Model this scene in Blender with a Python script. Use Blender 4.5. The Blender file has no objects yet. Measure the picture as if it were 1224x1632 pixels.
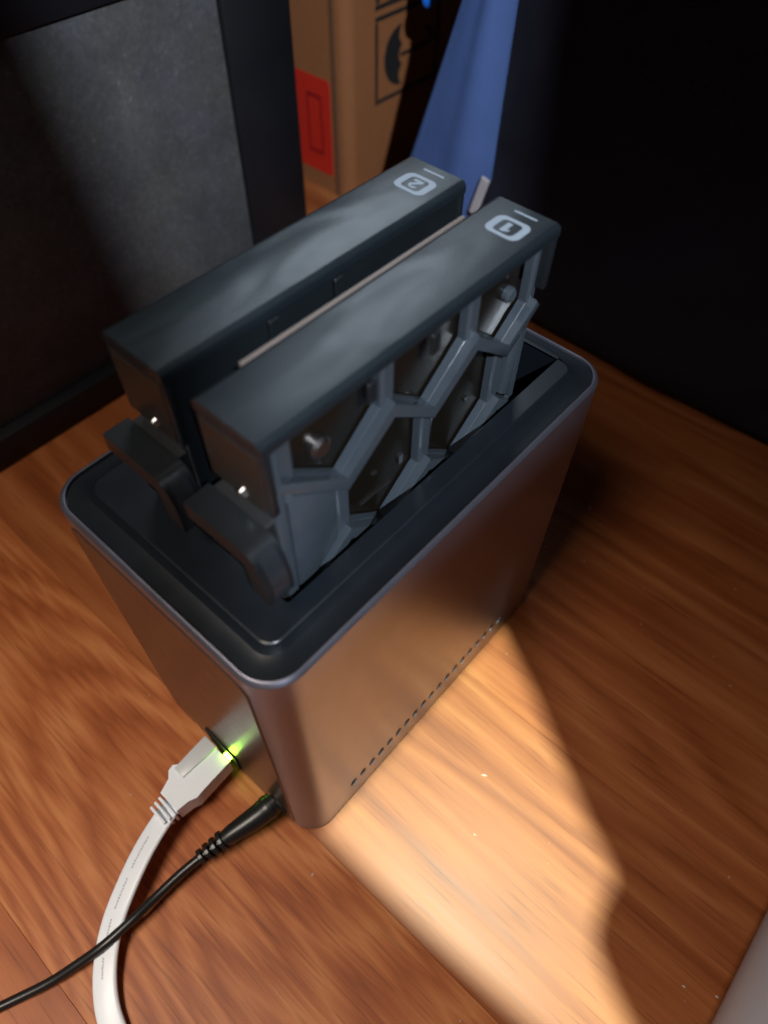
import bpy, bmesh, math, random
from mathutils import Vector, Matrix, noise
from mathutils.geometry import interpolate_bezier
random.seed(7)
S = bpy.context.scene
COL = S.collection
mm = 0.001

# ------------------------------------------------------------------ camera
cam_d = bpy.data.cameras.new('camera')
cam = bpy.data.objects.new('camera', cam_d)
COL.objects.link(cam)
S.camera = cam
RX = Vector((0.66411521, -0.74753136, 0.01215979))
RD = Vector((-0.598259, -0.54111356, -0.59100108))
RF = Vector((0.44837167, 0.3852181, -0.80657911))
M = Matrix.Identity(4)
for i in range(3):
    M[i][0], M[i][1], M[i][2] = RX[i], -RD[i], -RF[i]
M[0][3], M[1][3], M[2][3] = -0.02850987, -0.05883739, 0.30858735
cam.matrix_world = M
cam_d.sensor_fit = 'VERTICAL'
cam_d.sensor_height = 24.0
cam_d.lens = 24.0 * 1121.054 / 1632.0
cam_d.clip_start = 0.005
cam_d.clip_end = 50.0
cam_d.dof.use_dof = True
cam_d.dof.focus_distance = 0.235
cam_d.dof.aperture_fstop = 5.6

# ------------------------------------------------------------------ world, exposure
W = bpy.data.worlds.new('World')
S.world = W
W.use_nodes = True
bg = W.node_tree.nodes['Background']
bg.inputs[0].default_value = (0.55, 0.62, 0.85, 1)
bg.inputs[1].default_value = 0.035
S.view_settings.view_transform = 'Standard'
S.view_settings.look = 'None'
S.view_settings.gamma = 1.0
S.view_settings.exposure = 0.0
S.cycles.max_bounces = 8
S.cycles.sample_clamp_indirect = 4.0

# ------------------------------------------------------------------ lights
def aim(o, target):
    d = Vector(target) - o.location
    o.rotation_euler = d.to_track_quat('-Z', 'Y').to_euler()

def area(name, loc, target, size, power, color, size_y=None, spread=180):
    d = bpy.data.lights.new(name, 'AREA')
    d.shape = 'RECTANGLE' if size_y else 'DISK'
    d.size = size
    if size_y:
        d.size_y = size_y
    d.energy = power
    d.color = color
    d.spread = math.radians(spread)
    o = bpy.data.objects.new(name, d)
    COL.objects.link(o)
    o.location = loc
    aim(o, target)
    return o

def spot(name, loc, target, angle, blend, power, color, radius):
    d = bpy.data.lights.new(name, 'SPOT')
    d.energy = power
    d.color = color
    d.spot_size = math.radians(angle)
    d.spot_blend = blend
    d.shadow_soft_size = radius
    o = bpy.data.objects.new(name, d)
    COL.objects.link(o)
    o.location = loc
    aim(o, target)
    return o

LAMP = Vector((0.060, -0.060, 0.78))          # spot added above the camera for the floor pool
TORCH = Vector((-0.15, -0.33, 0.62))          # cool spot behind the camera, shaped by an added plate
# room light from behind the camera, to the left
area('room_light', (-0.36, 0.06, 0.78), (-0.17, 0.02, 0.0), 0.26, 0.82, (1.0, 0.89, 0.76), spread=62)
# cool fill light added far to the lower right, low
area('cool_fill', (0.85, -0.75, 0.50), (0.06, 0.03, 0.12), 0.30, 1.0, (0.90, 0.86, 0.96), size_y=0.30)
# cool spot, cut by an added plate, for the trays and things behind
spot('torch_light', TORCH, (0.16, 0.12, 0.16), 60, 0.1, 30.0, (0.78, 0.89, 1.0), 0.0038)
# pale ceiling light far behind the boxes, mirrored in the tray tops
area('ceiling_light', (0.85, 0.72, 1.05), (0.08, 0.03, 0.2), 0.45, 3.3, (0.75, 0.88, 1.0))
# spot added for the pool of light on the floor
spot('pool_light', LAMP, (0.058, -0.05, 0.0), 24, 0.1, 76.0, (0.78, 1.0, 0.80), 0.0017)

# ------------------------------------------------------------------ node helpers
def new_mat(name):
    m = bpy.data.materials.new(name)
    m.use_nodes = True
    nt = m.node_tree
    b = nt.nodes['Principled BSDF']
    return m, nt, b

def nd(nt, t, **kw):
    n = nt.nodes.new(t)
    for k, v in kw.items():
        if k in ('operation', 'blend_type', 'data_type', 'noise_dimensions', 'wave_type', 'bands_direction',
                 'interpolation', 'noise_type', 'feature', 'use_clamp'):
            setattr(n, k, v)
        else:
            n.inputs[k].default_value = v
    return n

def ramp(nt, src, stops):
    r = nt.nodes.new('ShaderNodeValToRGB')
    e = r.color_ramp.elements
    while len(e) < len(stops):
        e.new(0.5)
    for el, (p, c) in zip(e, stops):
        el.position = p
        el.color = (*c, 1) if len(c) == 3 else c
    nt.links.new(src, r.inputs[0])
    return r

def mapping(nt, scale, coord='Object', loc=(0, 0, 0)):
    tc = nt.nodes.new('ShaderNodeTexCoord')
    mp = nt.nodes.new('ShaderNodeMapping')
    mp.inputs['Scale'].default_value = scale
    mp.inputs['Location'].default_value = loc
    nt.links.new(tc.outputs[coord], mp.inputs[0])
    return mp

def plain(name, color, rough, metallic=0.0, noise_scale=400.0, var=0.15, bump=0.15, dist=0.0002, spec=0.5, coat=0.0):
    m, nt, b = new_mat(name)
    mp = mapping(nt, (1, 1, 1))
    n = nd(nt, 'ShaderNodeTexNoise', Scale=noise_scale, Detail=4.0, Roughness=0.6)
    nt.links.new(mp.outputs[0], n.inputs['Vector'])
    n2 = nd(nt, 'ShaderNodeTexNoise', Scale=noise_scale * 0.06, Detail=3.0)
    nt.links.new(mp.outputs[0], n2.inputs['Vector'])
    mixf = nd(nt, 'ShaderNodeMath', operation='ADD')
    nt.links.new(n.outputs[0], mixf.inputs[0])
    nt.links.new(n2.outputs[0], mixf.inputs[1])
    r = ramp(nt, mixf.outputs[0], [(0.35, tuple(c * (1 - var) for c in color)), (0.65, color),
                                   (0.95, tuple(min(1, c * (1 + var)) for c in color))])
    hf = nd(nt, 'ShaderNodeMath', operation='MULTIPLY')
    hf.inputs[1].default_value = 0.5
    nt.links.new(mixf.outputs[0], hf.inputs[0])
    nt.links.new(hf.outputs[0], r.inputs[0])
    nt.links.new(r.outputs[0], b.inputs['Base Color'])
    rr = nd(nt, 'ShaderNodeMapRange')
    rr.inputs[3].default_value = max(0.02, rough * 0.85)
    rr.inputs[4].default_value = min(1, rough * 1.15)
    nt.links.new(n2.outputs[0], rr.inputs[0])
    nt.links.new(rr.outputs[0], b.inputs['Roughness'])
    b.inputs['Metallic'].default_value = metallic
    b.inputs['Specular IOR Level'].default_value = spec
    b.inputs['Coat Weight'].default_value = coat
    if bump > 0:
        bp = nd(nt, 'ShaderNodeBump', Strength=bump, Distance=dist)
        nt.links.new(n.outputs[0], bp.inputs['Height'])
        nt.links.new(bp.outputs[0], b.inputs['Normal'])
    return m

def wood_mat(name, figured):
    m, nt, b = new_mat(name)
    tc = nt.nodes.new('ShaderNodeTexCoord')
    oi = nt.nodes.new('ShaderNodeObjectInfo')
    off = nd(nt, 'ShaderNodeVectorMath', operation='SCALE')
    comb = nt.nodes.new('ShaderNodeCombineXYZ')
    for i in range(3):
        nt.links.new(oi.outputs['Random'], comb.inputs[i])
    nt.links.new(comb.outputs[0], off.inputs[0])
    off.inputs['Scale'].default_value = 7.3
    add = nd(nt, 'ShaderNodeVectorMath', operation='ADD')
    nt.links.new(tc.outputs['Object'], add.inputs[0])
    nt.links.new(off.outputs[0], add.inputs[1])
    def mp(scale):
        x = nt.nodes.new('ShaderNodeMapping')
        x.inputs['Scale'].default_value = scale
        nt.links.new(add.outputs[0], x.inputs[0])
        return x
    # cathedral figure: contour bands of a stretched noise field
    f = nd(nt, 'ShaderNodeTexNoise', Scale=1.0, Detail=2.0, Roughness=0.45, Distortion=0.4)
    nt.links.new(mp((13, 2.6, 1)).outputs[0], f.inputs['Vector'])
    fibre = nd(nt, 'ShaderNodeTexNoise', Scale=1.0, Detail=2.0, Roughness=0.6)
    nt.links.new(mp((330, 14, 1)).outputs[0], fibre.inputs['Vector'])
    sx = nt.nodes.new('ShaderNodeSeparateXYZ')
    nt.links.new(tc.outputs['Object'], sx.inputs[0])
    def ma(op, a_, b_, c_=None):
        q = nd(nt, 'ShaderNodeMath', operation=op)
        for i, v in enumerate((a_, b_, c_)):
            if v is None:
                continue
            if hasattr(v, 'links'):
                nt.links.new(v, q.inputs[i])
            else:
                q.inputs[i].default_value = v
        return q.outputs[0]
    dx = ma('SUBTRACT', sx.outputs[0], 0.062)
    par = ma('MULTIPLY', dx, dx)
    if figured:
        h = ma('MULTIPLY_ADD', par, 1500.0, ma('MULTIPLY', sx.outputs[1], 19.0))
        h = ma('MULTIPLY_ADD', f.outputs[0], 8.0, h)
        h = ma('MULTIPLY_ADD', fibre.outputs[0], 1.3, h)
    else:
        h = ma('MULTIPLY_ADD', sx.outputs[0], 30.0, ma('MULTIPLY', f.outputs[0], 9.0))
    pp = nd(nt, 'ShaderNodeMath', operation='PINGPONG')
    pp.inputs[1].default_value = 0.5
    nt.links.new(h, pp.inputs[0])
    # broad streaks
    st = nd(nt, 'ShaderNodeTexNoise', Scale=1.0, Detail=5.0, Roughness=0.62, Distortion=0.2)
    nt.links.new(mp((48, 1.9, 1)).outputs[0], st.inputs['Vector'])
    # fine fibres
    fb = nd(nt, 'ShaderNodeTexNoise', Scale=1.0, Detail=4.0, Roughness=0.7)
    nt.links.new(mp((300, 6.0, 1)).outputs[0], fb.inputs['Vector'])
    # pores: short dark dashes
    po = nd(nt, 'ShaderNodeTexNoise', Scale=1.0, Detail=2.0, Roughness=0.5)
    nt.links.new(mp((1000, 34, 1)).outputs[0], po.inputs['Vector'])
    a1 = nd(nt, 'ShaderNodeMath', operation='MULTIPLY_ADD')
    a1.inputs[1].default_value = 0.52 if figured else 0.36
    nt.links.new(pp.outputs[0], a1.inputs[0])
    s2 = nd(nt, 'ShaderNodeMath', operation='MULTIPLY')
    s2.inputs[1].default_value = 0.66
    nt.links.new(st.outputs[0], s2.inputs[0])
    s3 = nd(nt, 'ShaderNodeMath', operation='ADD')
    s3.inputs[1].default_value = 0.10
    nt.links.new(s2.outputs[0], s3.inputs[0])
    nt.links.new(s3.outputs[0], a1.inputs[2])
    a2 = nd(nt, 'ShaderNodeMath', operation='MULTIPLY_ADD')
    a2.inputs[1].default_value = 0.30
    nt.links.new(fb.outputs[0], a2.inputs[0])
    nt.links.new(a1.outputs[0], a2.inputs[2])
    r = ramp(nt, a2.outputs[0], [(0.36, (0.14, 0.034, 0.010)), (0.56, (0.27, 0.070, 0.019)),
                                 (0.72, (0.37, 0.112, 0.034)), (0.90, (0.47, 0.175, 0.060))])
    pr = ramp(nt, po.outputs[0], [(0.30, (0.45, 0.38, 0.34)), (0.42, (1, 1, 1))])
    mixp = nd(nt, 'ShaderNodeMix', data_type='RGBA', blend_type='MULTIPLY')
    mixp.inputs[0].default_value = 0.5
    nt.links.new(r.outputs[0], mixp.inputs[6])
    nt.links.new(pr.outputs[0], mixp.inputs[7])
    hs = nt.nodes.new('ShaderNodeHueSaturation')
    vr = nd(nt, 'ShaderNodeMapRange')
    vr.inputs[3].default_value = 0.85
    vr.inputs[4].default_value = 1.12
    nt.links.new(oi.outputs['Random'], vr.inputs[0])
    nt.links.new(vr.outputs[0], hs.inputs['Value'])
    nt.links.new(mixp.outputs[2], hs.inputs['Color'])
    nt.links.new(hs.outputs[0], b.inputs['Base Color'])
    rr = nd(nt, 'ShaderNodeMapRange')
    rr.inputs[3].default_value = 0.36
    rr.inputs[4].default_value = 0.52
    nt.links.new(fb.outputs[0], rr.inputs[0])
    nt.links.new(rr.outputs[0], b.inputs['Roughness'])
    b.inputs['Specular IOR Level'].default_value = 0.25
    bp = nd(nt, 'ShaderNodeBump', Strength=0.25, Distance=0.0003)
    nt.links.new(a2.outputs[0], bp.inputs['Height'])
    nt.links.new(bp.outputs[0], b.inputs['Normal'])
    return m

def panel_mat():
    m, nt, b = new_mat('dusty_grey_panel')
    mp = mapping(nt, (1, 1, 1))
    n1 = nd(nt, 'ShaderNodeTexNoise', Scale=38.0, Detail=5.0, Roughness=0.65)
    n2 = nd(nt, 'ShaderNodeTexNoise', Scale=24.0, Detail=3.0)
    n3 = nd(nt, 'ShaderNodeTexNoise', Scale=420.0, Detail=3.0, Roughness=0.7)
    for n in (n1, n2, n3):
        nt.links.new(mp.outputs[0], n.inputs['Vector'])
    mp2 = mapping(nt, (1, 1, 1), loc=(3, 5, 1))
    nt.links.new(mp2.outputs[0], n2.inputs['Vector'])
    r1 = ramp(nt, n1.outputs[0], [(0.30, (0.056, 0.053, 0.052)), (0.70, (0.092, 0.088, 0.089))])
    r2 = ramp(nt, n2.outputs[0], [(0.36, (1.0, 0.97, 0.90)), (0.64, (0.96, 0.97, 1.06))])
    mx = nd(nt, 'ShaderNodeMix', data_type='RGBA', blend_type='MULTIPLY')
    mx.inputs[0].default_value = 1.0
    nt.links.new(r1.outputs[0], mx.inputs[6])
    nt.links.new(r2.outputs[0], mx.inputs[7])
    r3 = ramp(nt, n3.outputs[0], [(0.3, (0.7, 0.7, 0.7)), (0.62, (1, 1, 1)), (0.8, (2.0, 2.0, 2.1))])
    mx2 = nd(nt, 'ShaderNodeMix', data_type='RGBA', blend_type='MULTIPLY')
    mx2.inputs[0].default_value = 1.0
    nt.links.new(mx.outputs[2], mx2.inputs[6])
    nt.links.new(r3.outputs[0], mx2.inputs[7])
    nt.links.new(mx2.outputs[2], b.inputs['Base Color'])
    b.inputs['Roughness'].default_value = 0.85
    bp = nd(nt, 'ShaderNodeBump', Strength=0.3, Distance=0.0005)
    nt.links.new(n3.outputs[0], bp.inputs['Height'])
    nt.links.new(bp.outputs[0], b.inputs['Normal'])
    return m

def emit(name, color, strength):
    m, nt, b = new_mat(name)
    b.inputs['Base Color'].default_value = (*color, 1)
    b.inputs['Emission Color'].default_value = (*color, 1)
    b.inputs['Emission Strength'].default_value = strength
    return m

MW = wood_mat('floor_wood', False)
MWF = wood_mat('figured_floor_wood', True)
MSUB = plain('subfloor', (0.05, 0.03, 0.02), 0.8)
MSHELL = plain('anodised_aluminium', (0.285, 0.275, 0.335), 0.34, metallic=0.86, noise_scale=2500, var=0.03, bump=0.0, dist=0.0001)
MREAR = plain('rear_plastic', (0.085, 0.055, 0.045), 0.30, metallic=0.5, noise_scale=2500, var=0.05, bump=0.0, dist=0.0001)
MRIM = plain('black_rim_plastic', (0.0065, 0.0085, 0.0115), 0.33, noise_scale=1800, bump=0.12, dist=0.00015)
MTRAY = plain('black_tray_plastic', (0.008, 0.010, 0.012), 0.38, noise_scale=1500, bump=0.2, dist=0.0002)
MLAT = plain('dark_lattice_plastic', (0.042, 0.050, 0.060), 0.17, noise_scale=1500, bump=0.12, dist=0.00015)
def top_mat():
    m = plain('black_cap_plastic', (0.009, 0.0125, 0.0155), 0.33, noise_scale=1500, bump=0.2, dist=0.0002)
    nt = m.node_tree
    b = nt.nodes['Principled BSDF']
    old = b.inputs['Normal'].links[0].from_node
    mp = mapping(nt, (0.45, 1.0, 1.0))
    w = nd(nt, 'ShaderNodeTexNoise', Scale=60.0, Detail=1.0, Distortion=0.6)
    nt.links.new(mp.outputs[0], w.inputs['Vector'])
    bp = nd(nt, 'ShaderNodeBump', Strength=0.5, Distance=0.0016)
    nt.links.new(w.outputs[0], bp.inputs['Height'])
    nt.links.new(bp.outputs[0], old.inputs['Normal'])
    return m
MTOP = top_mat()
MFRONT = plain('dark_brown_plastic', (0.022, 0.016, 0.013), 0.4, noise_scale=1500, bump=0.1)
MGLOSS = plain('glossy_black_plastic', (0.02, 0.022, 0.026), 0.16, noise_scale=900, bump=0.05)
MWELL = plain('well_black', (0.006, 0.006, 0.007), 0.7)
MDRIVE = plain('drive_board', (0.008, 0.006, 0.004), 0.22, noise_scale=500, bump=0.25, spec=0.35)
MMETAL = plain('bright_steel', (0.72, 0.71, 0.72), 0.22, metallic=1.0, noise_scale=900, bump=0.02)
MPIN = plain('dull_steel', (0.36, 0.32, 0.30), 0.32, metallic=1.0, noise_scale=900, bump=0.02)
MSTRIP = plain('brushed_strip', (0.16, 0.125, 0.11), 0.5, metallic=0.3, noise_scale=900, bump=0.1)
MPRINT = plain('pale_print', (0.22, 0.25, 0.29), 0.6, noise_scale=1200, var=0.08, bump=0.0)
MWHITE = plain('white_cable_plastic', (0.84, 0.88, 0.95), 0.38, noise_scale=700, var=0.05, bump=0.05)
MGREYP = plain('grey_plug_plastic', (0.60, 0.62, 0.65), 0.35, noise_scale=700, var=0.05, bump=0.05)
MINK = plain('grey_ink', (0.36, 0.37, 0.40), 0.6, bump=0.0)
MCABLE = plain('black_cable_rubber', (0.012, 0.012, 0.013), 0.36, noise_scale=800, bump=0.1)
MGREEN = emit('green_led', (0.42, 1.0, 0.04), 40.0)
MFRAME = plain('black_frame', (0.005, 0.005, 0.007), 0.55, noise_scale=500, bump=0.15)
MPANEL = panel_mat()
MCARD = plain('cardboard', (0.28, 0.098, 0.030), 0.8, noise_scale=160, var=0.14, bump=0.2, dist=0.0004)
MCARDD = plain('cardboard_core', (0.14, 0.056, 0.021), 0.85, noise_scale=160, var=0.14, bump=0.2)
MBLACKINK = plain('black_ink', (0.012, 0.010, 0.010), 0.7, bump=0.0)
MRED = plain('red_sticker', (0.62, 0.025, 0.012), 0.5, noise_scale=300, bump=0.05)
MREDD = plain('dark_red_print', (0.33, 0.010, 0.008), 0.5, noise_scale=300, bump=0.0)
MBLUE = plain('blue_fabric', (0.055, 0.100, 0.26), 0.75, noise_scale=900, var=0.12, bump=0.4, dist=0.0004)
MBLUEP = plain('blue_plastic', (0.015, 0.17, 0.75), 0.35, noise_scale=400, bump=0.05)
MBAG = plain('black_fabric', (0.030, 0.029, 0.042), 0.9, noise_scale=900, var=0.3, bump=0.5, dist=0.0005, spec=0.15)
MPALE = plain('pale_grey_plastic', (0.40, 0.35, 0.36), 0.5, noise_scale=120, var=0.06, bump=0.05)
MDUST = plain('pale_dust', (0.55, 0.50, 0.44), 0.9, bump=0.0)
MSHADE = plain('gobo_black', (0.01, 0.01, 0.01), 0.7)

# ------------------------------------------------------------------ mesh helpers
def obj(name, bm, mat, parent=None, smooth=False, label=None, cat=None, group=None, kind=None, bevel=None, angle=35):
    bmesh.ops.recalc_face_normals(bm, faces=bm.faces[:])
    me = bpy.data.meshes.new(name)
    bm.to_mesh(me)
    bm.free()
    if mat:
        me.materials.append(mat)
    o = bpy.data.objects.new(name, me)
    COL.objects.link(o)
    if parent:
        o.parent = parent
    if smooth:
        for p in me.polygons:
            p.use_smooth = True
        me.set_sharp_from_angle(angle=math.radians(angle))
    if bevel:
        md = o.modifiers.new('edge', 'BEVEL')
        md.width = bevel
        md.segments = 2
        md.limit_method = 'ANGLE'
        md.angle_limit = math.radians(40)
    if label: o['label'] = label
    if cat: o['category'] = cat
    if group: o['group'] = group
    if kind: o['kind'] = kind
    return o

def empty(name, loc, label, cat, group=None, rz=0.0):
    o = bpy.data.objects.new(name, None)
    o.empty_display_size = 0.01
    COL.objects.link(o)
    o.location = loc
    o.rotation_euler = (0, 0, rz)
    o['label'] = label
    o['category'] = cat
    if group: o['group'] = group
    return o

def box(bm, x0, x1, y0, y1, z0, z1):
    v = [bm.verts.new(p) for p in ((x0, y0, z0), (x1, y0, z0), (x1, y1, z0), (x0, y1, z0),
                                   (x0, y0, z1), (x1, y0, z1), (x1, y1, z1), (x0, y1, z1))]
    for f in ((3, 2, 1, 0), (4, 5, 6, 7), (0, 1, 5, 4), (1, 2, 6, 5), (2, 3, 7, 6), (3, 0, 4, 7)):
        bm.faces.new([v[i] for i in f])
    return v

def rbox(x0, x1, y0, y1, z0, z1, r=0.0006, seg=2):
    bm = bmesh.new()
    box(bm, x0, x1, y0, y1, z0, z1)
    if r > 0:
        bmesh.ops.bevel(bm, geom=bm.edges[:], offset=r, segments=seg, profile=0.5, affect='EDGES')
    return bm

def prism(bm, pts, axis, a, b):
    """extrude a 2D polygon; axis 'y': pts are (x,z); 'x': (y,z); 'z': (x,y)"""
    def P(p, t):
        return {'y': (p[0], t, p[1]), 'x': (t, p[0], p[1]), 'z': (p[0], p[1], t)}[axis]
    va = [bm.verts.new(P(p, a)) for p in pts]
    vb = [bm.verts.new(P(p, b)) for p in pts]
    bm.faces.new(va)
    bm.faces.new(vb[::-1])
    n = len(pts)
    for i in range(n):
        bm.faces.new((va[i], vb[i], vb[(i + 1) % n], va[(i + 1) % n]))

def loops_fill(bm, loops):
    """fill between an outer loop and holes (lists of verts)"""
    edges = []
    for L in loops:
        for i in range(len(L)):
            e = bm.edges.get((L[i], L[(i + 1) % len(L)])) or bm.edges.new((L[i], L[(i + 1) % len(L)]))
            edges.append(e)
    bmesh.ops.triangle_fill(bm, use_beauty=True, use_dissolve=False, edges=edges)

def bridge(bm, A, B):
    n = len(A)
    for i in range(n):
        bm.faces.new((A[i], A[(i + 1) % n], B[(i + 1) % n], B[i]))

def rr(x0, x1, y0, y1, r, n=10):
    pts = []
    for cx, cy, a0 in ((x1 - r, y0 + r, -90), (x1 - r, y1 - r, 0), (x0 + r, y1 - r, 90), (x0 + r, y0 + r, 180)):
        for k in range(n + 1):
            a = math.radians(a0 + 90 * k / n)
            pts.append((cx + r * math.cos(a), cy + r * math.sin(a)))
    return pts

def ring(bm, pts, z):
    return [bm.verts.new((x, y, z)) for x, y in pts]

def cyl(bm, c, axis, r, h, n=14, r2=None):
    """cylinder from c along axis"""
    r2 = r if r2 is None else r2
    q = Vector(axis).normalized().to_track_quat('Z', 'Y')
    A, B = [], []
    for k in range(n):
        a = 2 * math.pi * k / n
        A.append(bm.verts.new(Vector(c) + q @ Vector((r * math.cos(a), r * math.sin(a), 0))))
        B.append(bm.verts.new(Vector(c) + q @ Vector((r2 * math.cos(a), r2 * math.sin(a), h))))
    bm.faces.new(A[::-1]); bm.faces.new(B)
    bridge(bm, A, B)

def catmull(P, n=12):
    P = [Vector(p) for p in P]
    Q = [P[0] * 2 - P[1]] + P + [P[-1] * 2 - P[-2]]
    out = []
    for i in range(1, len(Q) - 2):
        for k in range(n):
            t = k / n
            a, b, c, d = Q[i - 1:i + 3]
            out.append(0.5 * ((2 * b) + (c - a) * t + (2 * a - 5 * b + 4 * c - d) * t * t + (3 * b - a - 3 * c + d) * t ** 3))
    out.append(P[-1])
    return out

def tube(bm, path, rad, n=14):
    """round tube; rad constant or function of fraction"""
    prev = None
    L = len(path)
    for i, p in enumerate(path):
        d = (path[min(i + 1, L - 1)] - path[max(i - 1, 0)]).normalized()
        up = Vector((0, 0, 1)) if abs(d.z) < 0.95 else Vector((1, 0, 0))
        s = d.cross(up).normalized()
        u = s.cross(d)
        r = rad(i / (L - 1)) if callable(rad) else rad
        R = [bm.verts.new(p + s * r * math.cos(2 * math.pi * k / n) + u * r * math.sin(2 * math.pi * k / n)) for k in range(n)]
        if prev:
            bridge(bm, prev, R)
        else:
            bm.faces.new(R[::-1])
        prev = R
    bm.faces.new(prev)

# ------------------------------------------------------------------ the floor
bm = bmesh.new()
box(bm, -1.2, 1.6, -1.2, 1.6, -0.02, -0.008)
floor = obj('floor', bm, MSUB, kind='structure')
PW = 0.097
xk = [0.002 + PW * k for k in range(-4, 6)]
for k, x0 in enumerate(xk):
    y_cut = random.choice((-0.62, -0.55, -0.48))
    for (ya, yb) in ((y_cut, y_cut + 1.3),):
        b = rbox(0.00003, PW - 0.00003, 0, yb - ya, -0.008, 0.0, r=0.00012, seg=1)
        p = obj('plank', b, MWF if k == 3 else MW, floor)
        p.location = (x0, ya, 0)

# ------------------------------------------------------------------ the enclosure
L_, W_, H_ = 0.155, 0.0948, 0.14862
RC = 0.0115
nas = empty('drive_enclosure', (0, 0, 0),
            'dark metal two bay drive enclosure standing on the wooden floor with both trays pulled up', 'drive enclosure')

def loop_at(bm, inset, z, n=10):
    return ring(bm, rr(inset, L_ - inset, inset, W_ - inset, max(0.001, RC - inset * 0.75), n), z)

bm = bmesh.new()
prof = [(0.0045, 0.0), (0.0012, 0.0004), (0.0, 0.0018), (0.0, H_ - 0.0011), (0.0003, H_ - 0.0007), (0.0010, H_ - 0.0001), (0.0014, H_), (0.0017, H_ - 0.0002),
        (0.0017, H_ - 0.004), (0.0017, 0.006)]
Ls = [loop_at(bm, i, z) for i, z in prof]
for a, b in zip(Ls, Ls[1:]):
    bridge(bm, a, b)
bm.faces.new(Ls[0][::-1])
bm.faces.new(Ls[-1])
shell = obj('shell', bm, MSHELL, nas, smooth=True, angle=25)
# real vent holes along the foot of the long side
bmc = bmesh.new()
for k in range(19):
    cyl(bmc, (0.0250 + 0.00541 * k, -0.002, 0.0180), (0, 1, 0), 0.0018, 0.006, 12)
for v in bmc.verts: v.co.z = 0.0180 + (v.co.z - 0.0180) * 1.9
bmesh.ops.recalc_face_normals(bmc, faces=bmc.faces[:])
cm = bpy.data.meshes.new('cut'); bmc.to_mesh(cm); bmc.free()
cut = bpy.data.objects.new('cut', cm); COL.objects.link(cut)
md = shell.modifiers.new('vents', 'BOOLEAN'); md.object = cut; md.solver = 'EXACT'; md.operation = 'DIFFERENCE'
dg = bpy.context.evaluated_depsgraph_get()
nm = bpy.data.meshes.new_from_object(shell.evaluated_get(dg))
nm.set_sharp_from_angle(angle=math.radians(25))
shell.modifiers.clear()
shell.data = nm
nm.name = 'shell'
bpy.data.objects.remove(cut)
for k in range(19):
    b = bmesh.new()
    cyl(b, (0.0250 + 0.00541 * k, 0.0005, 0.0180), (0, 1, 0), 0.00177, 0.001, 12)
    for v in b.verts: v.co.z = 0.0180 + (v.co.z - 0.0180) * 1.88
    obj('vent_hole', b, MWELL, nas)

# rear plate on the cable side
bm = bmesh.new()
pts = rr(0.0095, W_ - 0.0095, 0.004, H_ - 0.006, 0.005, 6)
va = [bm.verts.new((-0.00035, p[0], p[1])) for p in pts]
pts2 = rr(0.0089, W_ - 0.0089, 0.0034, H_ - 0.0054, 0.0056, 6)
vb = [bm.verts.new((0.0005, p[0], p[1])) for p in pts2]
bm.faces.new(va); bridge(bm, va, vb)
obj('rear_plate', bm, MREAR, nas, smooth=True, angle=30)

# black top rim with the bay opening
SX0, SX1, SY0, SY1 = 0.0213, 0.1465, 0.0155, 0.0735
bm = bmesh.new()
prof = [(0.0018, H_ - 0.003), (0.0018, H_ - 0.0011), (0.0036, H_ - 0.0010), (0.0058, H_ - 0.0009), (0.0076, H_ - 0.0004), (0.0088, H_ + 0.0008), (0.0094, H_ + 0.0017), (0.0099, H_ + 0.0020)]
Ls = [loop_at(bm, i, z) for i, z in prof]
for a, b in zip(Ls, Ls[1:]):
    bridge(bm, a, b)
so = ring(bm, rr(SX0, SX1, SY0, SY1, 0.0012, 10), H_ + 0.0020)
bridge(bm, Ls[-1], so)
s1 = ring(bm, rr(SX0 + 0.0004, SX1 - 0.0004, SY0 + 0.0004, SY1 - 0.0004, 0.0009, 10), H_ + 0.0015)
s2 = ring(bm, rr(SX0 + 0.0004, SX1 - 0.0004, SY0 + 0.0004, SY1 - 0.0004, 0.0009, 10), H_ - 0.075)
bridge(bm, so, s1)
bridge(bm, s1, s2)
bm.faces.new(s2)
bmesh.ops.recalc_face_normals(bm, faces=bm.faces[:])
obj('top_rim', bm, MRIM, nas, smooth=True, angle=22)
obj('bay_divider', rbox(SX0 + 0.001, SX1 - 0.001, 0.0415, 0.0465, H_ - 0.07, H_ - 0.004), MWELL, nas)

# sockets on the rear plate
bm = bmesh.new()
box(bm, -0.0012, -0.0004, 0.0405, 0.0595, 0.0075, 0.0225)
obj('network_socket', bm, MWELL, nas, bevel=0.0003)
bm = bmesh.new()
cyl(bm, (-0.0012, 0.0175, 0.0145), (1, 0, 0), 0.0045, 0.0009, 20)
obj('power_socket', bm, MWELL, nas)
bm = bmesh.new()
box(bm, -0.0026, -0.0013, 0.0432, 0.0462, 0.0185, 0.0205)
obj('status_light', bm, MGREEN, nas)

# ------------------------------------------------------------------ drive trays
def hexpts(cx, cz_low, cz_high, half, slope, grow=0.0, cap=None):
    """pointy hexagon between lower and upper tips; straight sides at cx-half..cx+half"""
    h = half + grow
    g = grow * 1.15
    lo, hi = cz_low - g, cz_high + g
    pts = [(cx, lo), (cx + h, lo + h * slope), (cx + h, hi - h * slope), (cx, hi), (cx - h, hi - h * slope), (cx - h, lo + h * slope)]
    return pts

def clip(pts, axis, val, keep_less):
    out = []
    n = len(pts)
    for i in range(n):
        a, b = pts[i], pts[(i + 1) % n]
        ia = (a[axis] <= val) == keep_less
        ib = (b[axis] <= val) == keep_less
        if ia:
            out.append(a)
        if ia != ib:
            t = (val - a[axis]) / (b[axis] - a[axis])
            out.append(tuple(a[k] + t * (b[k] - a[k]) for k in (0, 1)))
    return out

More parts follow.
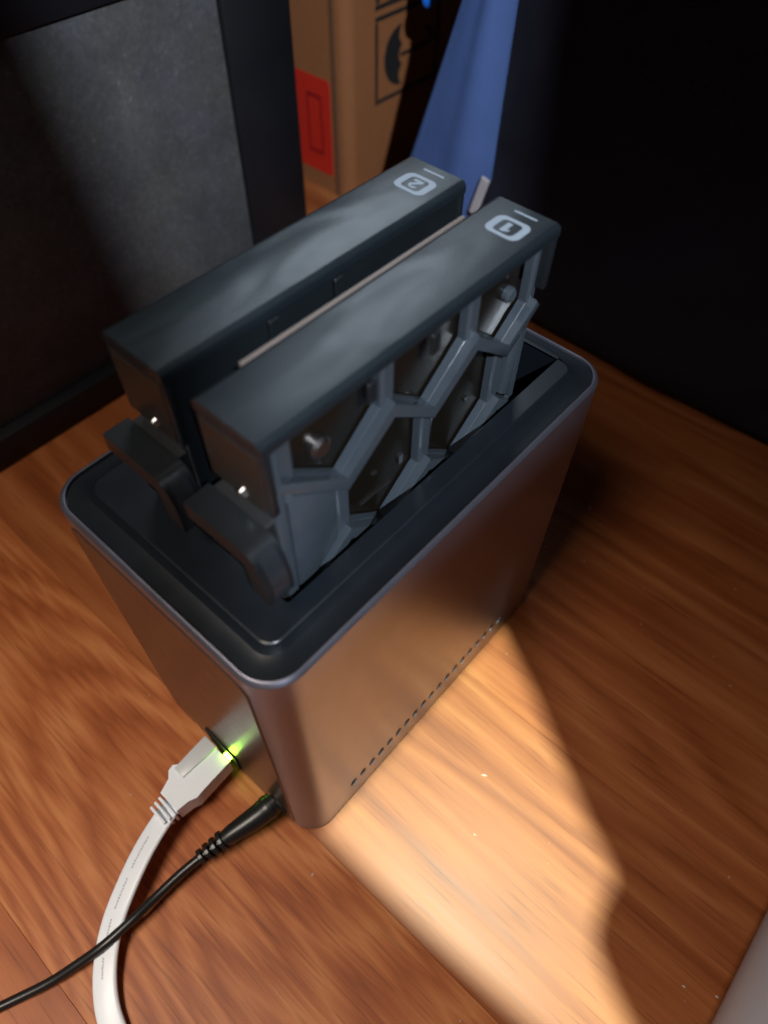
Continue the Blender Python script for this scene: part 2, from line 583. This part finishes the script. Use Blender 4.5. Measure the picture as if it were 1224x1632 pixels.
TX = 0.1052   # tray length
TY = 0.0214   # tray thickness
SL = 0.85      # slope of the honeycomb edges
def lattice_holes(grow):
    u = mm
    H = []
    for c in (24.4, 57.8, 91.2):                       # upper row, cut by the cap
        p = hexpts(c * u, 25.0 * u, 72 * u, 14.5 * u, SL, grow)
        p = clip(p, 1, 53.6 * u + min(grow, 0), True)
        H.append(clip(p, 0, 101.0 * u + grow, True))
    for c in (7.7, 41.1, 74.5, 107.9):                  # lower row
        p = hexpts(c * u, -10 * u, 35 * u, 14.5 * u, SL, grow)
        p = clip(p, 0, 4.6 * u - grow, False)
        p = clip(p, 0, 101.0 * u + grow, True)
        H.append(p)
    return H

def lattice_bm(side):
    """honeycomb side wall; side -1 faces -y, +1 faces +y"""
    bm = bmesh.new()
    f = (lambda t: t) if side < 0 else (lambda t: TY - t)
    y0, y1, y2 = f(0.0030), f(0.0036), f(0.0062)
    x0, x1, z0, z1 = 0.0012, 0.1040, -0.070, 0.0541
    def V(p, y):
        return bm.verts.new((p[0], y, p[1]))
    outer = [(x0, z0), (x1, z0), (x1, z1), (x0, z1)]
    of = [V(p, y0) for p in outer]
    ob = [V(p, y2) for p in outer]
    bridge(bm, of, ob)
    A = lattice_holes(0.0005); B = lattice_holes(-0.0002); C = lattice_holes(-0.0004)
    la = [[V(p, y0) for p in h] for h in A]
    lb = [[V(p, y1) for p in h] for h in B]
    lc = [[V(p, y2) for p in h] for h in C]
    loops_fill(bm, [of] + la)
    loops_fill(bm, [ob] + lc)
    for a, b, c in zip(la, lb, lc):
        bridge(bm, a, b)
        bridge(bm, b, c)
    return bm

def zigzag_bm(pts, w, ya, yb, bev):
    """a proud mitred bar following the honeycomb edges"""
    bm = bmesh.new()
    n = len(pts)
    up, dn = [], []
    for i, (x, z) in enumerate(pts):
        d0 = Vector((pts[i][0] - pts[i - 1][0], pts[i][1] - pts[i - 1][1])).normalized() if i > 0 else None
        d1 = Vector((pts[i + 1][0] - x, pts[i + 1][1] - z)).normalized() if i < n - 1 else None
        d0 = d0 or d1
        d1 = d1 or d0
        nn = (Vector((-d0.y, d0.x)) + Vector((-d1.y, d1.x))).normalized()
        k = (w / 2) / max(0.3, nn.dot(Vector((-d0.y, d0.x))))
        up.append((x + nn.x * k, z + nn.y * k))
        dn.append((x - nn.x * k, z - nn.y * k))
    prism(bm, up + dn[::-1], 'y', ya, yb)
    bmesh.ops.bevel(bm, geom=[e for e in bm.edges if abs(e.verts[0].co.y - ya) < 1e-6 and abs(e.verts[1].co.y - ya) < 1e-6],
                    offset=bev, segments=2, profile=0.5, affect='EDGES')
    return bm

def digit_outline(ch):
    if ch == '1':
        return [[(-0.45, 0.62), (0.12, 1.0), (0.50, 1.0), (0.50, -1.0), (-0.10, -1.0), (-0.10, 0.45), (-0.45, 0.25)]]
    pts = []
    outer = []
    for k in range(11):
        a = math.radians(165 - 215 * k / 10)
        outer.append((0.62 * math.cos(a), 0.42 + 0.58 * math.sin(a)))
    inner = []
    for k in range(9):
        a = math.radians(160 - 195 * k / 8)
        inner.append((0.24 * math.cos(a), 0.45 + 0.22 * math.sin(a)))
    poly = outer + [(-0.05, -0.55), (0.62, -0.55), (0.62, -1.0), (-0.66, -1.0), (-0.66, -0.62)] + inner[::-1]
    return [poly]

def make_tray(label, number, group):
    t = empty('drive_tray', (0, 0, 0), label, 'drive tray', group)
    # cap: rounded top plate with two down-turned ends
    bm = bmesh.new()
    R_ = 0.0017
    sec = [(0, 0.0539), (0, 0.0572 - R_)]
    sec += [(R_ - R_ * math.cos(math.radians(a)), 0.0572 - R_ + R_ * math.sin(math.radians(a))) for a in (22, 45, 68, 90)]
    sec += [(TY - R_ + R_ * math.sin(math.radians(a)), 0.0572 - R_ + R_ * math.cos(math.radians(a))) for a in (0, 22, 45, 68)]
    sec += [(TY, 0.0572 - R_), (TY, 0.0539)]
    prism(bm, sec, 'x', 0, TX)
    bmesh.ops.bevel(bm, geom=[e for e in bm.edges if e.calc_face_angle(0) > 1.0 and abs(e.verts[0].co.x - e.verts[1].co.x) < 1e-6 and e.verts[0].co.z > 0.055],
                    offset=0.0006, segments=2, profile=0.5, affect='EDGES')
    obj('top_cap', bm, MTOP, t, smooth=True, angle=35)
    obj('end_plate', rbox(0, 0.0024, 0.0001, TY - 0.0001, 0.0335, 0.0538, 0.0006), MTRAY, t, smooth=True, angle=35)
    obj('end_plate', rbox(TX - 0.0024, TX, 0.0001, TY - 0.0001, 0.0380, 0.0538, 0.0006), MTRAY, t, smooth=True, angle=35)
    obj('front_plate', rbox(-0.0003, 0.0004, 0.0014, TY - 0.0014, 0.0345, 0.0530, 0.0001, 1), MFRONT, t)
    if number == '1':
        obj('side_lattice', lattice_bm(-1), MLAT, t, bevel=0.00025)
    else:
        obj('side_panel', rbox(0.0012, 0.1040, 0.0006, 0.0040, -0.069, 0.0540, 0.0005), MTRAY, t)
    obj('side_lattice', lattice_bm(1), MLAT, t)
    # proud bars along the honeycomb edges
    u = mm
    if number == '1':
        obj('lattice_bar', zigzag_bm([(1.6 * u, 42.3 * u), (24.4 * u, 22.9 * u), (41.1 * u, 37.1 * u), (57.8 * u, 22.9 * u), (74.5 * u, 37.1 * u), (91.2 * u, 22.9 * u), (103.6 * u, 33.4 * u)],
                                     3.3 * u, 0.0007, 0.0058, 0.0005), MLAT, t, smooth=True, angle=30)
        obj('lattice_bar', zigzag_bm([(1.6 * u, -6.9 * u), (7.7 * u, -12.1 * u), (24.4 * u, 2.1 * u), (41.1 * u, -12.1 * u), (57.8 * u, 2.1 * u), (74.5 * u, -12.1 * u), (91.2 * u, 2.1 * u), (103.6 * u, -8.4 * u)],
                                     3.3 * u, 0.0007, 0.0058, 0.0005), MLAT, t, smooth=True, angle=30)
    obj('corner_post', rbox(0.0013, 0.0046, 0.0008, 0.0060, -0.068, 0.0538, 0.0006), MLAT, t, smooth=True, angle=35)
    # raised infill plates of the lower end cells
    for pts in (lattice_holes(-0.0012)[3::3] if number == '1' else ()):
        bm = bmesh.new()
        prism(bm, pts, 'y', 0.0019, 0.0052)
        bmesh.ops.bevel(bm, geom=[e for e in bm.edges if abs(e.verts[0].co.y - 0.0019) < 1e-6 and abs(e.verts[1].co.y - 0.0019) < 1e-6],
                        offset=0.0008, segments=2, profile=0.5, affect='EDGES')
        obj('infill_plate', bm, MLAT, t, smooth=True, angle=30)
    # the carried drive
    obj('drive_body', rbox(0.0048, 0.1005, 0.0067, 0.0147, -0.069, 0.0537, 0.0006, 1), MDRIVE, t)
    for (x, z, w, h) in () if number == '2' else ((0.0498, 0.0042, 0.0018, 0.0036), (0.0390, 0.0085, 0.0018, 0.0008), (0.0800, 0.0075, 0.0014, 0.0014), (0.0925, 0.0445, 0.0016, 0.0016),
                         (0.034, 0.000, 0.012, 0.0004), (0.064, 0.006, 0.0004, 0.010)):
        obj('glint_pad', rbox(x, x + w, 0.0060, 0.0068, z, z + h, 0.0001, 1), MMETAL, t)  # bright pads stand in for glints seen in the cells
    # damper pins seen through the upper cells
    for (x, z, r) in () if number == '2' else ((0.0200, 0.0370, 0.0033), (0.0945, 0.0385, 0.0024)):
        bm = bmesh.new()
        cyl(bm, (x, 0.0044, z), (0, 1, 0), r * 0.7, 0.0008, 18, r)
        cyl(bm, (x, 0.0052, z), (0, 1, 0), r, 0.0018, 18)
        obj('screw_head', bm, MPIN if r > 0.003 and number == '1' else MLAT, t, smooth=True)
    # front screw
    bm = bmesh.new()
    cyl(bm, (-0.0014, 0.0090, 0.0368), (1, 0, 0), 0.0009, 0.0012, 14, 0.0016)
    obj('front_screw', bm, MMETAL, t, smooth=True)
    # recessed lower front wall
    obj('front_wall', rbox(0.0026, 0.0046, 0.0013, TY - 0.0013, -0.069, 0.0500, 0.0004, 1), MLAT, t)
    # latch lever
    bm = bmesh.new()
    n = 14
    def latch_arc(grow, a0, a1):
        out = []
        for k in range(n + 1):
            a = math.radians(a0 + (a1 - a0) * k / n)
            out.append((0.0008 + (0.0064 + grow) * math.cos(a), 0.0165 + (0.0140 + grow) * math.sin(a)))
        return out
    arc = latch_arc(0, 192, 90)
    inner = [(0.0020 + 0.0018 * math.cos(math.radians(a)), 0.0152 + 0.0096 * math.sin(math.radians(a))) for a in (95, 115, 135, 155, 175, 190)]
    prism(bm, [(0.0212, 0.0305), (0.0212, 0.0248)] + inner + arc, 'x', -0.0092, -0.0015)
    bmesh.ops.bevel(bm, geom=[e for e in bm.edges if e.calc_face_angle(0) > 0.9], offset=0.0007, segments=3, profile=0.5, affect='EDGES')
    latch = obj('latch', bm, MTRAY, t, smooth=True, angle=40)
    obj('latch_shade_block', rbox(-0.0017, 0.0024, 0.0020, TY - 0.0010, -0.012, 0.0300, 0.0004, 1), MWELL, t)  # black block put in as the shade under the latch
    # glossy thumb inset on the rounded end of the latch
    bm = bmesh.new()
    prism(bm, latch_arc(0.0004, 186, 112) + latch_arc(-0.0010, 112, 186), 'x', -0.0078, -0.0030)
    obj('thumb_inset', bm, MGLOSS, latch, smooth=True, angle=40)
    # pale strip along the far upper edge
    if number == '1':
        obj('edge_strip', rbox(0.0140, 0.0920, TY + 0.00005, TY + 0.0013, 0.0535, 0.0565, 0.0002, 1), MSTRIP, t)
    for x in (0.03, 0.052):
        obj('edge_clip', rbox(x, x + 0.003, -0.0009, 0.0, 0.0475, 0.0535, 0.0002, 1), MTRAY, t)
    # badge
    zt = 0.0572
    bx0, bx1, by0, by1 = 0.0899, 0.0986, 0.0043, 0.0148
    bm = bmesh.new()
    o1 = rr(bx0, bx1, by0, by1, 0.0024, 6)
    i1 = rr(bx0 + 0.0013, bx1 - 0.0013, by0 + 0.0021, by1 - 0.0021, 0.0013, 6)
    oa, ia = ring(bm, o1, zt + 0.00012), ring(bm, i1, zt + 0.00012)
    ob_, ib = ring(bm, o1, zt - 0.0001), ring(bm, i1, zt - 0.0001)
    bridge(bm, oa, ia); bridge(bm, oa, ob_); bridge(bm, ia, ib)
    badge = obj('badge', bm, MPRINT, t)
    bm = bmesh.new()
    cx, cy = (bx0 + bx1) / 2, (by0 + by1) / 2
    sc = 0.00215
    for poly in digit_outline(number):
        # digit reads with its top towards -x, its right towards +y
        pts = [(cx - v * sc, cy + u * sc * 1.15) for u, v in poly]
        prism(bm, pts, 'z', zt - 0.0001, zt + 0.00012)
    obj('digit', bm, MPRINT, badge)
    obj('status_bar', rbox(0.1018, 0.1025, 0.0058, 0.0130, zt - 0.0002, zt + 0.00015, 0.0001, 1), MPRINT, t)
    return t

GT = 'drive trays raised out of the enclosure'
t1 = make_tray('raised black drive tray with the number 1 badge and open honeycomb side, nearer the camera', '1', GT)
t1.location = (0.0237, 0.0179, H_)
t1.rotation_euler = (0, 0, -0.0054)
t2 = make_tray('raised black drive tray with the number 2 badge, behind the honeycomb sided tray', '2', GT)
t2.location = (0.0237, 0.0492, H_)
t2.rotation_euler = (0, 0, -0.0054)

# ------------------------------------------------------------------ network cable
net = empty('network_cable', (-0.03, 0.05, 0), 'flat white network cable plugged into the glowing green socket', 'cable')
def local(bm, par):
    bmesh.ops.translate(bm, verts=bm.verts[:], vec=-par.location)
    return bm
bm = bmesh.new()
prism(bm, [(-0.0030, 0.0425), (-0.0030, 0.0578), (-0.0175, 0.0572), (-0.0190, 0.0585), (-0.0215, 0.0580), (-0.0235, 0.0555), (-0.0290, 0.0535), (-0.0290, 0.0435),
           (-0.0235, 0.0428), (-0.0205, 0.0415), (-0.0180, 0.0418)], 'z', 0.0090, 0.0195)
bmesh.ops.bevel(bm, geom=[e for e in bm.edges if e.calc_face_angle(0) > 0.7], offset=0.0012, segments=3, profile=0.5, affect='EDGES')
obj('plug', local(bm, net), MWHITE, net, smooth=True, angle=40)
bm = bmesh.new()
prism(bm, [(-0.0026, 0.0505), (-0.0026, 0.0578), (-0.0195, 0.0568), (-0.0195, 0.0512)], 'z', 0.0190, 0.0207)
bmesh.ops.bevel(bm, geom=bm.edges[:], offset=0.0005, segments=2, profile=0.5, affect='EDGES')
obj('plug_clip', local(bm, net), MGREYP, net, smooth=True, angle=40)
bm = bmesh.new()
for k in range(3):
    box(bm, -0.0310 - 0.0022 * k, -0.0298 - 0.0022 * k, 0.0432 + 0.0004 * k, 0.0535 - 0.0002 * k, 0.0098, 0.0178)
obj('strain_relief', local(bm, net), MWHITE, net, bevel=0.0005)
path = catmull([(-0.026, 0.0485, 0.0145), (-0.034, 0.0472, 0.0140), (-0.046, 0.0440, 0.0130), (-0.058, 0.0392, 0.0115), (-0.069, 0.0340, 0.0085),
                (-0.0785, 0.0270, 0.0050), (-0.0855, 0.0180, 0.0030), (-0.0895, 0.0075, 0.0022), (-0.0910, -0.006, 0.0018), (-0.090, -0.03, 0.0016)], 12)
def flat(bm, path, w, h):
    prev = None
    n = len(path)
    rings = []
    for i, p in enumerate(path):
        d = (path[min(i + 1, n - 1)] - path[max(i - 1, 0)]).normalized()
        s = d.cross(Vector((0, 0, 1))).normalized()
        tilt = 0.30 * (1 - i / n)
        s = Matrix.Rotation(tilt, 3, d) @ s
        u = s.cross(d)
        sec = []
        for cx, a0 in ((w / 2 - h / 2, -90), (-(w / 2 - h / 2), 90)):
            for k in range(7):
                a = math.radians(a0 + 180 * k / 6)
                sec.append(p + s * (cx + h / 2 * math.cos(a)) + u * (h / 2 * math.sin(a)))
        R = [bm.verts.new(q) for q in sec]
        if prev: bridge(bm, prev, R)
        else: bm.faces.new(R)
        prev = R
        rings.append((p, d, s, u))
    bm.faces.new(prev[::-1])
    return rings
bm = bmesh.new()
CW, CH = 0.0089, 0.0024
rings = flat(bm, path, CW, CH)
obj('flat_lead', local(bm, net), MWHITE, net, smooth=True)
# faint grey print along the lead
bm = bmesh.new()
rnd = random.Random(3)
for i in range(20, 66):
    if i in (31, 32, 33, 44, 45, 46, 57, 58):
        continue
    p, d, s, u = rings[i]
    for sub in range(3):
        q = p + d * (0.0003 * sub) + u * (CH / 2 + 0.00004) + s * 0.0004
        hw = rnd.uniform(0.00022, 0.00042)
        dw = 0.00009
        off = s * rnd.uniform(-0.0001, 0.0001)
        v = [bm.verts.new(q + off + s * a * hw + d * b * dw) for a, b in ((-1, -1), (1, -1), (1, 1), (-1, 1))]
        bm.faces.new(v)
o = obj('lead_print', local(bm, net), MINK, net)
md = o.modifiers.new('th', 'SOLIDIFY'); md.thickness = 0.00004

# ------------------------------------------------------------------ power lead
pw = empty('power_cable', (-0.03, 0.02, 0), 'thin black power cable with a ribbed plug crossing over the white cable', 'cable')
bm = bmesh.new()
pth = [Vector((-0.0005, 0.0185, 0.0150)), Vector((-0.003, 0.0190, 0.0150))]
cyl(bm, (-0.0036, 0.0192, 0.0148), (1, 0, 0), 0.0046, 0.0026, 20)
bp = catmull([(-0.0030, 0.0192, 0.0148), (-0.008, 0.0200, 0.0145), (-0.014, 0.0215, 0.0138), (-0.020, 0.0232, 0.0130), (-0.024, 0.0242, 0.0124)], 8)
tube(bm, bp, lambda f: 0.0050 if f < 0.12 else 0.0048 - 0.0019 * f ** 1.5, 20)
obj('plug', local(bm, pw), MCABLE, pw, smooth=True)
bm = bmesh.new()
for k in range(4):
    a = Vector((-0.0234 - 0.0029 * k, 0.0241 + 0.0007 * k, 0.0125 - 0.0006 * k))
    cyl(bm, a, (-1, 0.22, -0.22), 0.0040 - 0.00030 * k, 0.0018, 16)
obj('strain_relief', local(bm, pw), MCABLE, pw, bevel=0.0003)
path = catmull([(-0.0225, 0.0238, 0.0127), (-0.032, 0.0262, 0.0105), (-0.042, 0.0280, 0.0092), (-0.053, 0.0288, 0.0088), (-0.064, 0.0290, 0.0098),
                (-0.075, 0.0302, 0.0092), (-0.085, 0.0330, 0.0065), (-0.097, 0.0372, 0.0035), (-0.112, 0.0440, 0.0020), (-0.135, 0.054, 0.0018), (-0.17, 0.066, 0.0018)], 12)
bm = bmesh.new()
tube(bm, path, 0.00175, 14)
obj('lead', local(bm, pw), MCABLE, pw, smooth=True)

# ------------------------------------------------------------------ framed grey panel on the left
fp = empty('framed_panel', (0.05, 0.27, 0), 'black framed upright panel with a dusty grey speckled face at the left', 'panel')
X0, X1, ZT = -0.42, 0.269, 0.300
bm = rbox(0.2235, X1, 0.2700, 0.3000, 0.0, ZT, 0.0012)
obj('frame_post', local(bm, fp), MFRAME, fp, smooth=True)
bm = rbox(X0, X0 + 0.045, 0.2700, 0.3000, 0.0, ZT, 0.0012)
obj('frame_post', local(bm, fp), MFRAME, fp, smooth=True)
bm = rbox(X0 + 0.0452, 0.2233, 0.2704, 0.3000, 0.190, ZT, 0.0012)
obj('frame_rail', local(bm, fp), MFRAME, fp, smooth=True)
bm = rbox(X0 + 0.0452, 0.2233, 0.2660, 0.3000, 0.0, 0.020, 0.002)
obj('frame_rail', local(bm, fp), MFRAME, fp, smooth=True)
bm = rbox(X0 + 0.0452, 0.2233, 0.2735, 0.2960, 0.0202, 0.1898, 0.0006)
obj('grey_face', local(bm, fp), MPANEL, fp, smooth=True)

# ------------------------------------------------------------------ cardboard box
BX, BY = 0.357, 0.315
cb = empty('cardboard_box', (0.50, 0.40, 0), 'brown cardboard box printed with an umbrella symbol behind the trays', 'box')
bm = bmesh.new()
pts = rr(BX, 0.66, BY, 0.62, 0.010, 8)
A = ring(bm, pts, 0.0); B = ring(bm, pts, 0.34)
bridge(bm, A, B); bm.faces.new(A[::-1]); bm.faces.new(B)
obj('carton', local(bm, cb), MCARD, cb, smooth=True, angle=30)
# fold crease strips beside the corner
bm = bmesh.new()
box(bm, BX - 0.0012, BX + 0.0005, 0.3255, 0.3290, 0.0, 0.339)
obj('fold_crease', local(bm, cb), MCARDD, cb, bevel=0.0004)
# keep-dry symbol
yf = BY - 0.0003
sym = bmesh.new()
def stroke(bm, pts, w, y=yf, th=0.0006):
    for (a, b) in zip(pts, pts[1:]):
        a, b = Vector((a[0], 0, a[1])), Vector((b[0], 0, b[1]))
        d = (b - a).normalized()
        n = Vector((-d.z, 0, d.x)) * w / 2
        e = d * w / 2
        q = [a - e + n, a - e - n, b + e - n, b + e + n]
        prism(bm, [(v.x, v.z) for v in q], 'y', y, y + th)
ux, uz = 0.388, 0.0640
bm = bmesh.new()
stroke(bm, [(ux, uz), (ux + 0.069, uz)], 0.0028)
stroke(bm, [(ux + 0.069, uz + 0.0035), (ux + 0.069, uz + 0.0505)], 0.0026, yf - 0.0001)
stroke(bm, [(ux + 0.069, uz + 0.054), (ux, uz + 0.054)], 0.0028)
stroke(bm, [(ux, uz + 0.0505), (ux, uz + 0.0035)], 0.0026, yf - 0.0001)
obj('symbol_border', local(bm, cb), MBLACKINK, cb)
bm = bmesh.new()
dome = []
cxu, czu = 0.4155, 0.0895
for k in range(17):
    a = math.radians(90 + 180 * k / 16)
    dome.append((cxu + 0.019 * math.cos(a), czu + 0.0200 * math.sin(a)))
scal = []
for j in range(3):
    for k in range(1, 6):
        f = (j + k / 6) / 3
        z = czu - 0.0200 + 0.0400 * f
        scal.append((cxu - 0.0030 * math.sin(math.pi * k / 6), z))
    if j < 2:
        scal.append((cxu + 0.0008, czu - 0.0200 + 0.0400 * (j + 1) / 3))
prism(bm, dome + scal, 'y', yf, yf + 0.0006)
obj('umbrella_symbol', local(bm, cb), MBLACKINK, cb)
bm = bmesh.new()
hook = [(cxu, czu), (0.4440, czu)] + [(0.4440 + 0.005 * math.sin(math.radians(a)), czu + 0.005 - 0.005 * math.cos(math.radians(a))) for a in (30, 60, 90, 120, 150, 180)]
stroke(bm, hook, 0.0024, yf - 0.0002)
obj('umbrella_handle', local(bm, cb), MBLACKINK, cb)
bm = bmesh.new()
stroke(bm, [(0.3880, 0.1250), (0.4520, 0.1250)], 0.0030)
for x in (0.3890, 0.4010, 0.4050, 0.4170, 0.4230, 0.4350):
    stroke(bm, [(x, 0.1290), (x, 0.150)], 0.0034, yf - 0.0001)
for x in (0.3890, 0.4050):
    stroke(bm, [(x + 0.0035, 0.1310), (x + 0.0085, 0.1310)], 0.0032, yf - 0.0001)
obj('printed_symbol', local(bm, cb), MBLACKINK, cb)
# red sticker on the left face
st = bmesh.new()
pr = rr(0.3325, 0.3720, 0.0130, 0.0830, 0.003, 4)
prism(st, pr, 'x', BX - 0.0005, BX + 0.0002)
stk = obj('sticker', local(st, cb), MRED, cb)
stk['label'] = 'red sticker with a dark red printed frame'
bm = bmesh.new()
for (y0, y1, z0, z1) in ((0.341, 0.343, 0.027, 0.071), (0.355, 0.357, 0.027, 0.071), (0.3432, 0.3548, 0.027, 0.0300), (0.3432, 0.3548, 0.068, 0.071)):
    box(bm, BX - 0.0008, BX - 0.0003, y0, y1, z0, z1)
obj('sticker_print', local(bm, cb), MREDD, stk)
stk_o = bpy.data.objects['sticker_print']
stk_o.matrix_parent_inverse = Matrix.Identity(4)

# blue clip at the top of the box
bm = bmesh.new()
bmesh.ops.create_uvsphere(bm, u_segments=20, v_segments=12, radius=0.0060)
bmesh.ops.scale(bm, vec=(0.95, 0.55, 1.3), verts=bm.verts[:])
cyl(bm, (0, 0.0, 0.0055), (0, 0, 1), 0.0036, 0.030, 14)
o = obj('cord_toggle', bm, MBLUEP, None, smooth=True, label='small bright blue plastic toggle hanging in front of the cardboard box', cat='toggle')
o.location = (0.3785, 0.2630, 0.1470)

# dust on the floor
bm = bmesh.new()
rd = random.Random(11)
for i in range(110):
    x, y = (rd.uniform(-0.12, 0.29), rd.uniform(-0.15, 0.26))
    if -0.004 < x < 0.159 and -0.004 < y < 0.10:
        continue
    r = rd.choice((0.00012, 0.00016, 0.0002, 0.0003, 0.00045))
    ln = rd.uniform(1.0, 3.2)
    a = rd.uniform(0, 6.28)
    q = Matrix.Rotation(a, 3, 'Z')
    vs = [bm.verts.new(Vector((x, y, 0.00016)) + q @ Vector(c)) for c in ((-r * ln, 0, -0.00014), (0, -r, -0.00014), (r * ln, 0, -0.00014), (0, r, -0.00014), (0, 0, r * 0.7))]
    for f in ((0, 1, 4), (1, 2, 4), (2, 3, 4), (3, 0, 4), (3, 2, 1, 0)):
        bm.faces.new([vs[k] for k in f])
obj('dust', bm, MDUST, kind='stuff', label='pale dust specks lying on the wooden floor', cat='dust')

# ------------------------------------------------------------------ black bag and blue cloth
def soft_block(name, x0, x1, y0, y1, z1, amp, mat, seed, **kw):
    bm = bmesh.new()
    bmesh.ops.create_cube(bm, size=1.0)
    bmesh.ops.bevel(bm, geom=bm.edges[:], offset=0.07, segments=3, profile=0.5, affect='EDGES')
    bmesh.ops.subdivide_edges(bm, edges=[e for e in bm.edges if e.calc_length() > 0.3], cuts=40, use_grid_fill=True)
    for v in bm.verts:
        c = v.co.copy()
        v.co = Vector((x0 + (c.x + .5) * (x1 - x0), y0 + (c.y + .5) * (y1 - y0), (c.z + .5) * z1))
        p = v.co * 9 + Vector((seed, 0, 0))
        n = noise.fractal(Vector((p.x, p.y * 1.3 + p.z * 0.8, p.z * 0.5)), 1.0, 2.0, 3)
        k = min(1.0, v.co.z / 0.04)
        v.co.x -= amp * n * k * (1 if c.x < 0 else -1)
        v.co.y += amp * 0.5 * n * k * (1 if c.y > 0 else -1) * (abs(c.y) > .3)
    return obj(name, bm, mat, None, smooth=True, angle=80, **kw)
soft_block('fabric_bag', 0.318, 0.56, -0.42, 0.188, 0.36, 0.018, MBAG, 3.0,
           label='large black fabric bag with soft folds standing on the floor at the right', cat='bag')

bm = bmesh.new()
nu, nv = 22, 30
grid = []
for j in range(nv + 1):
    z = 0.002 + 0.30 * j / nv
    yb = 0.150 + 0.012 * max(0, (0.10 - z) / 0.03) if z > 0.07 else 0.162      # right border
    ya = max(yb + 0.016, 0.203 - 0.34 * (max(z, 0.06) - 0.10))                    # left border
    row = []
    for i in range(nu + 1):
        u = i / nu
        y = ya + (yb - ya) * u
        x = 0.296 + 0.006 * max(0, (u - 0.60) / 0.4) ** 2 + 0.0016 * math.sin(u * 5 + z * 14) * (1 - u) - 0.0022 * math.exp(-((u - 0.66) / 0.16) ** 2)
        row.append(bm.verts.new((x, y, z)))
    grid.append(row)
for j in range(nv):
    for i in range(nu):
        bm.faces.new((grid[j][i], grid[j][i + 1], grid[j + 1][i + 1], grid[j + 1][i]))
bl = obj('blue_cloth', bm, MBLUE, None, smooth=True, angle=80, label='blue cloth strip hanging down between the cardboard box and the black bag', cat='cloth')
md = bl.modifiers.new('th', 'SOLIDIFY'); md.thickness = 0.003; md.offset = -1
bm = rbox(-0.0010, 0.0012, -0.0028, 0.0028, -0.012, 0.012, 0.0008)
tagp = obj('care_tag', bm, MPALE, bl)
tagp.location = (0.2935, 0.1515, 0.0930)
tagp.rotation_euler = (0.25, 0, 0)

# ------------------------------------------------------------------ pale thing in the lower right corner
bm = bmesh.new()
prism(bm, [(y, z) for y, z in rr(-0.262, -0.1445, 0.0, 0.030, 0.0145, 8)], 'x', -0.02, 0.30)
bmesh.ops.bevel(bm, geom=[e for e in bm.edges if e.calc_face_angle(0) > 1.2], offset=0.006, segments=4, profile=0.5, affect='EDGES')
obj('storage_case', bm, MPALE, None, smooth=True, label='pale grey rounded case cut off by the bottom right corner', cat='case')

# ------------------------------------------------------------------ unseen cut plates added to shape the spots, behind and above the camera
def gobo(name, label, src, targets, k, half, soft=0.0008):
    e = empty(name, src, label, 'lamp')
    c = sum((Vector(t) for t in targets), Vector()) / len(targets)
    ax = (c - src).normalized()
    q = ax.to_track_quat('Z', 'Y')
    D = (c - src).length * k
    hole = []
    for t in targets:
        d = q.inverted() @ (Vector(t) - src)
        d = d * (D / d.z)
        hole.append((d.x, d.y))
    outer = [(-half, -half), (half, -half), (half, half), (-half, half)]
    bm = bmesh.new()
    a = [bm.verts.new(q @ Vector((x, y, D))) for x, y in outer]
    b = [bm.verts.new(q @ Vector((x, y, D))) for x, y in hole]
    loops_fill(bm, [a, b])
    o = obj('gobo_plate', bm, MSHADE, e)
    md = o.modifiers.new('th', 'SOLIDIFY'); md.thickness = 0.0006; md.offset = 0
    bm = bmesh.new()
    a = [bm.verts.new(q @ Vector((x, y, D - 0.001))) for x, y in outer]
    b = [bm.verts.new(q @ Vector((x * 0.4, y * 0.4, -0.02))) for x, y in outer]
    bridge(bm, a, b); bm.faces.new(b)
    o = obj('gobo_hood', bm, MSHADE, e)
    md = o.modifiers.new('th', 'SOLIDIFY'); md.thickness = 0.001; md.offset = 1
    return e
gobo('torch_gobo', 'unseen black plate added behind the camera, cut to shape the cool light on the trays', TORCH,
     [(0.002, 0.004, 0.1486), (0.075, 0.001, 0.1486), (0.134, -0.001, 0.1486), (0.24, 0.06, 0.09), (0.47, 0.315, 0.06), (0.47, 0.315, 0.30),
      (0.12, 0.27, 0.30), (0.150, 0.27, 0.0), (0.034, 0.04, 0.206)][:8], 0.16, 0.075)
# added plate, its hole cut to the outline of the floor pool
patch = [(0.006, 0.0015), (0.1285, 0.0015), (0.1265, -0.0030), (0.1107, -0.0316), (0.0917, -0.0608), (0.0782, -0.0832), (0.0722, -0.0956), (0.0685, -0.0985), (0.0575, -0.0985),
         (0.0459, -0.1031), (0.0378, -0.1147), (0.0323, -0.1258), (0.022, -0.150), (0.012, -0.150), (0.010, -0.110), (0.007, -0.05)]
gobo('pool_gobo', 'unseen black plate added above the camera, cut to shape the hard edged pool of light', LAMP,
     [(x, y, 0.0) for x, y in patch], 0.22, 0.040)
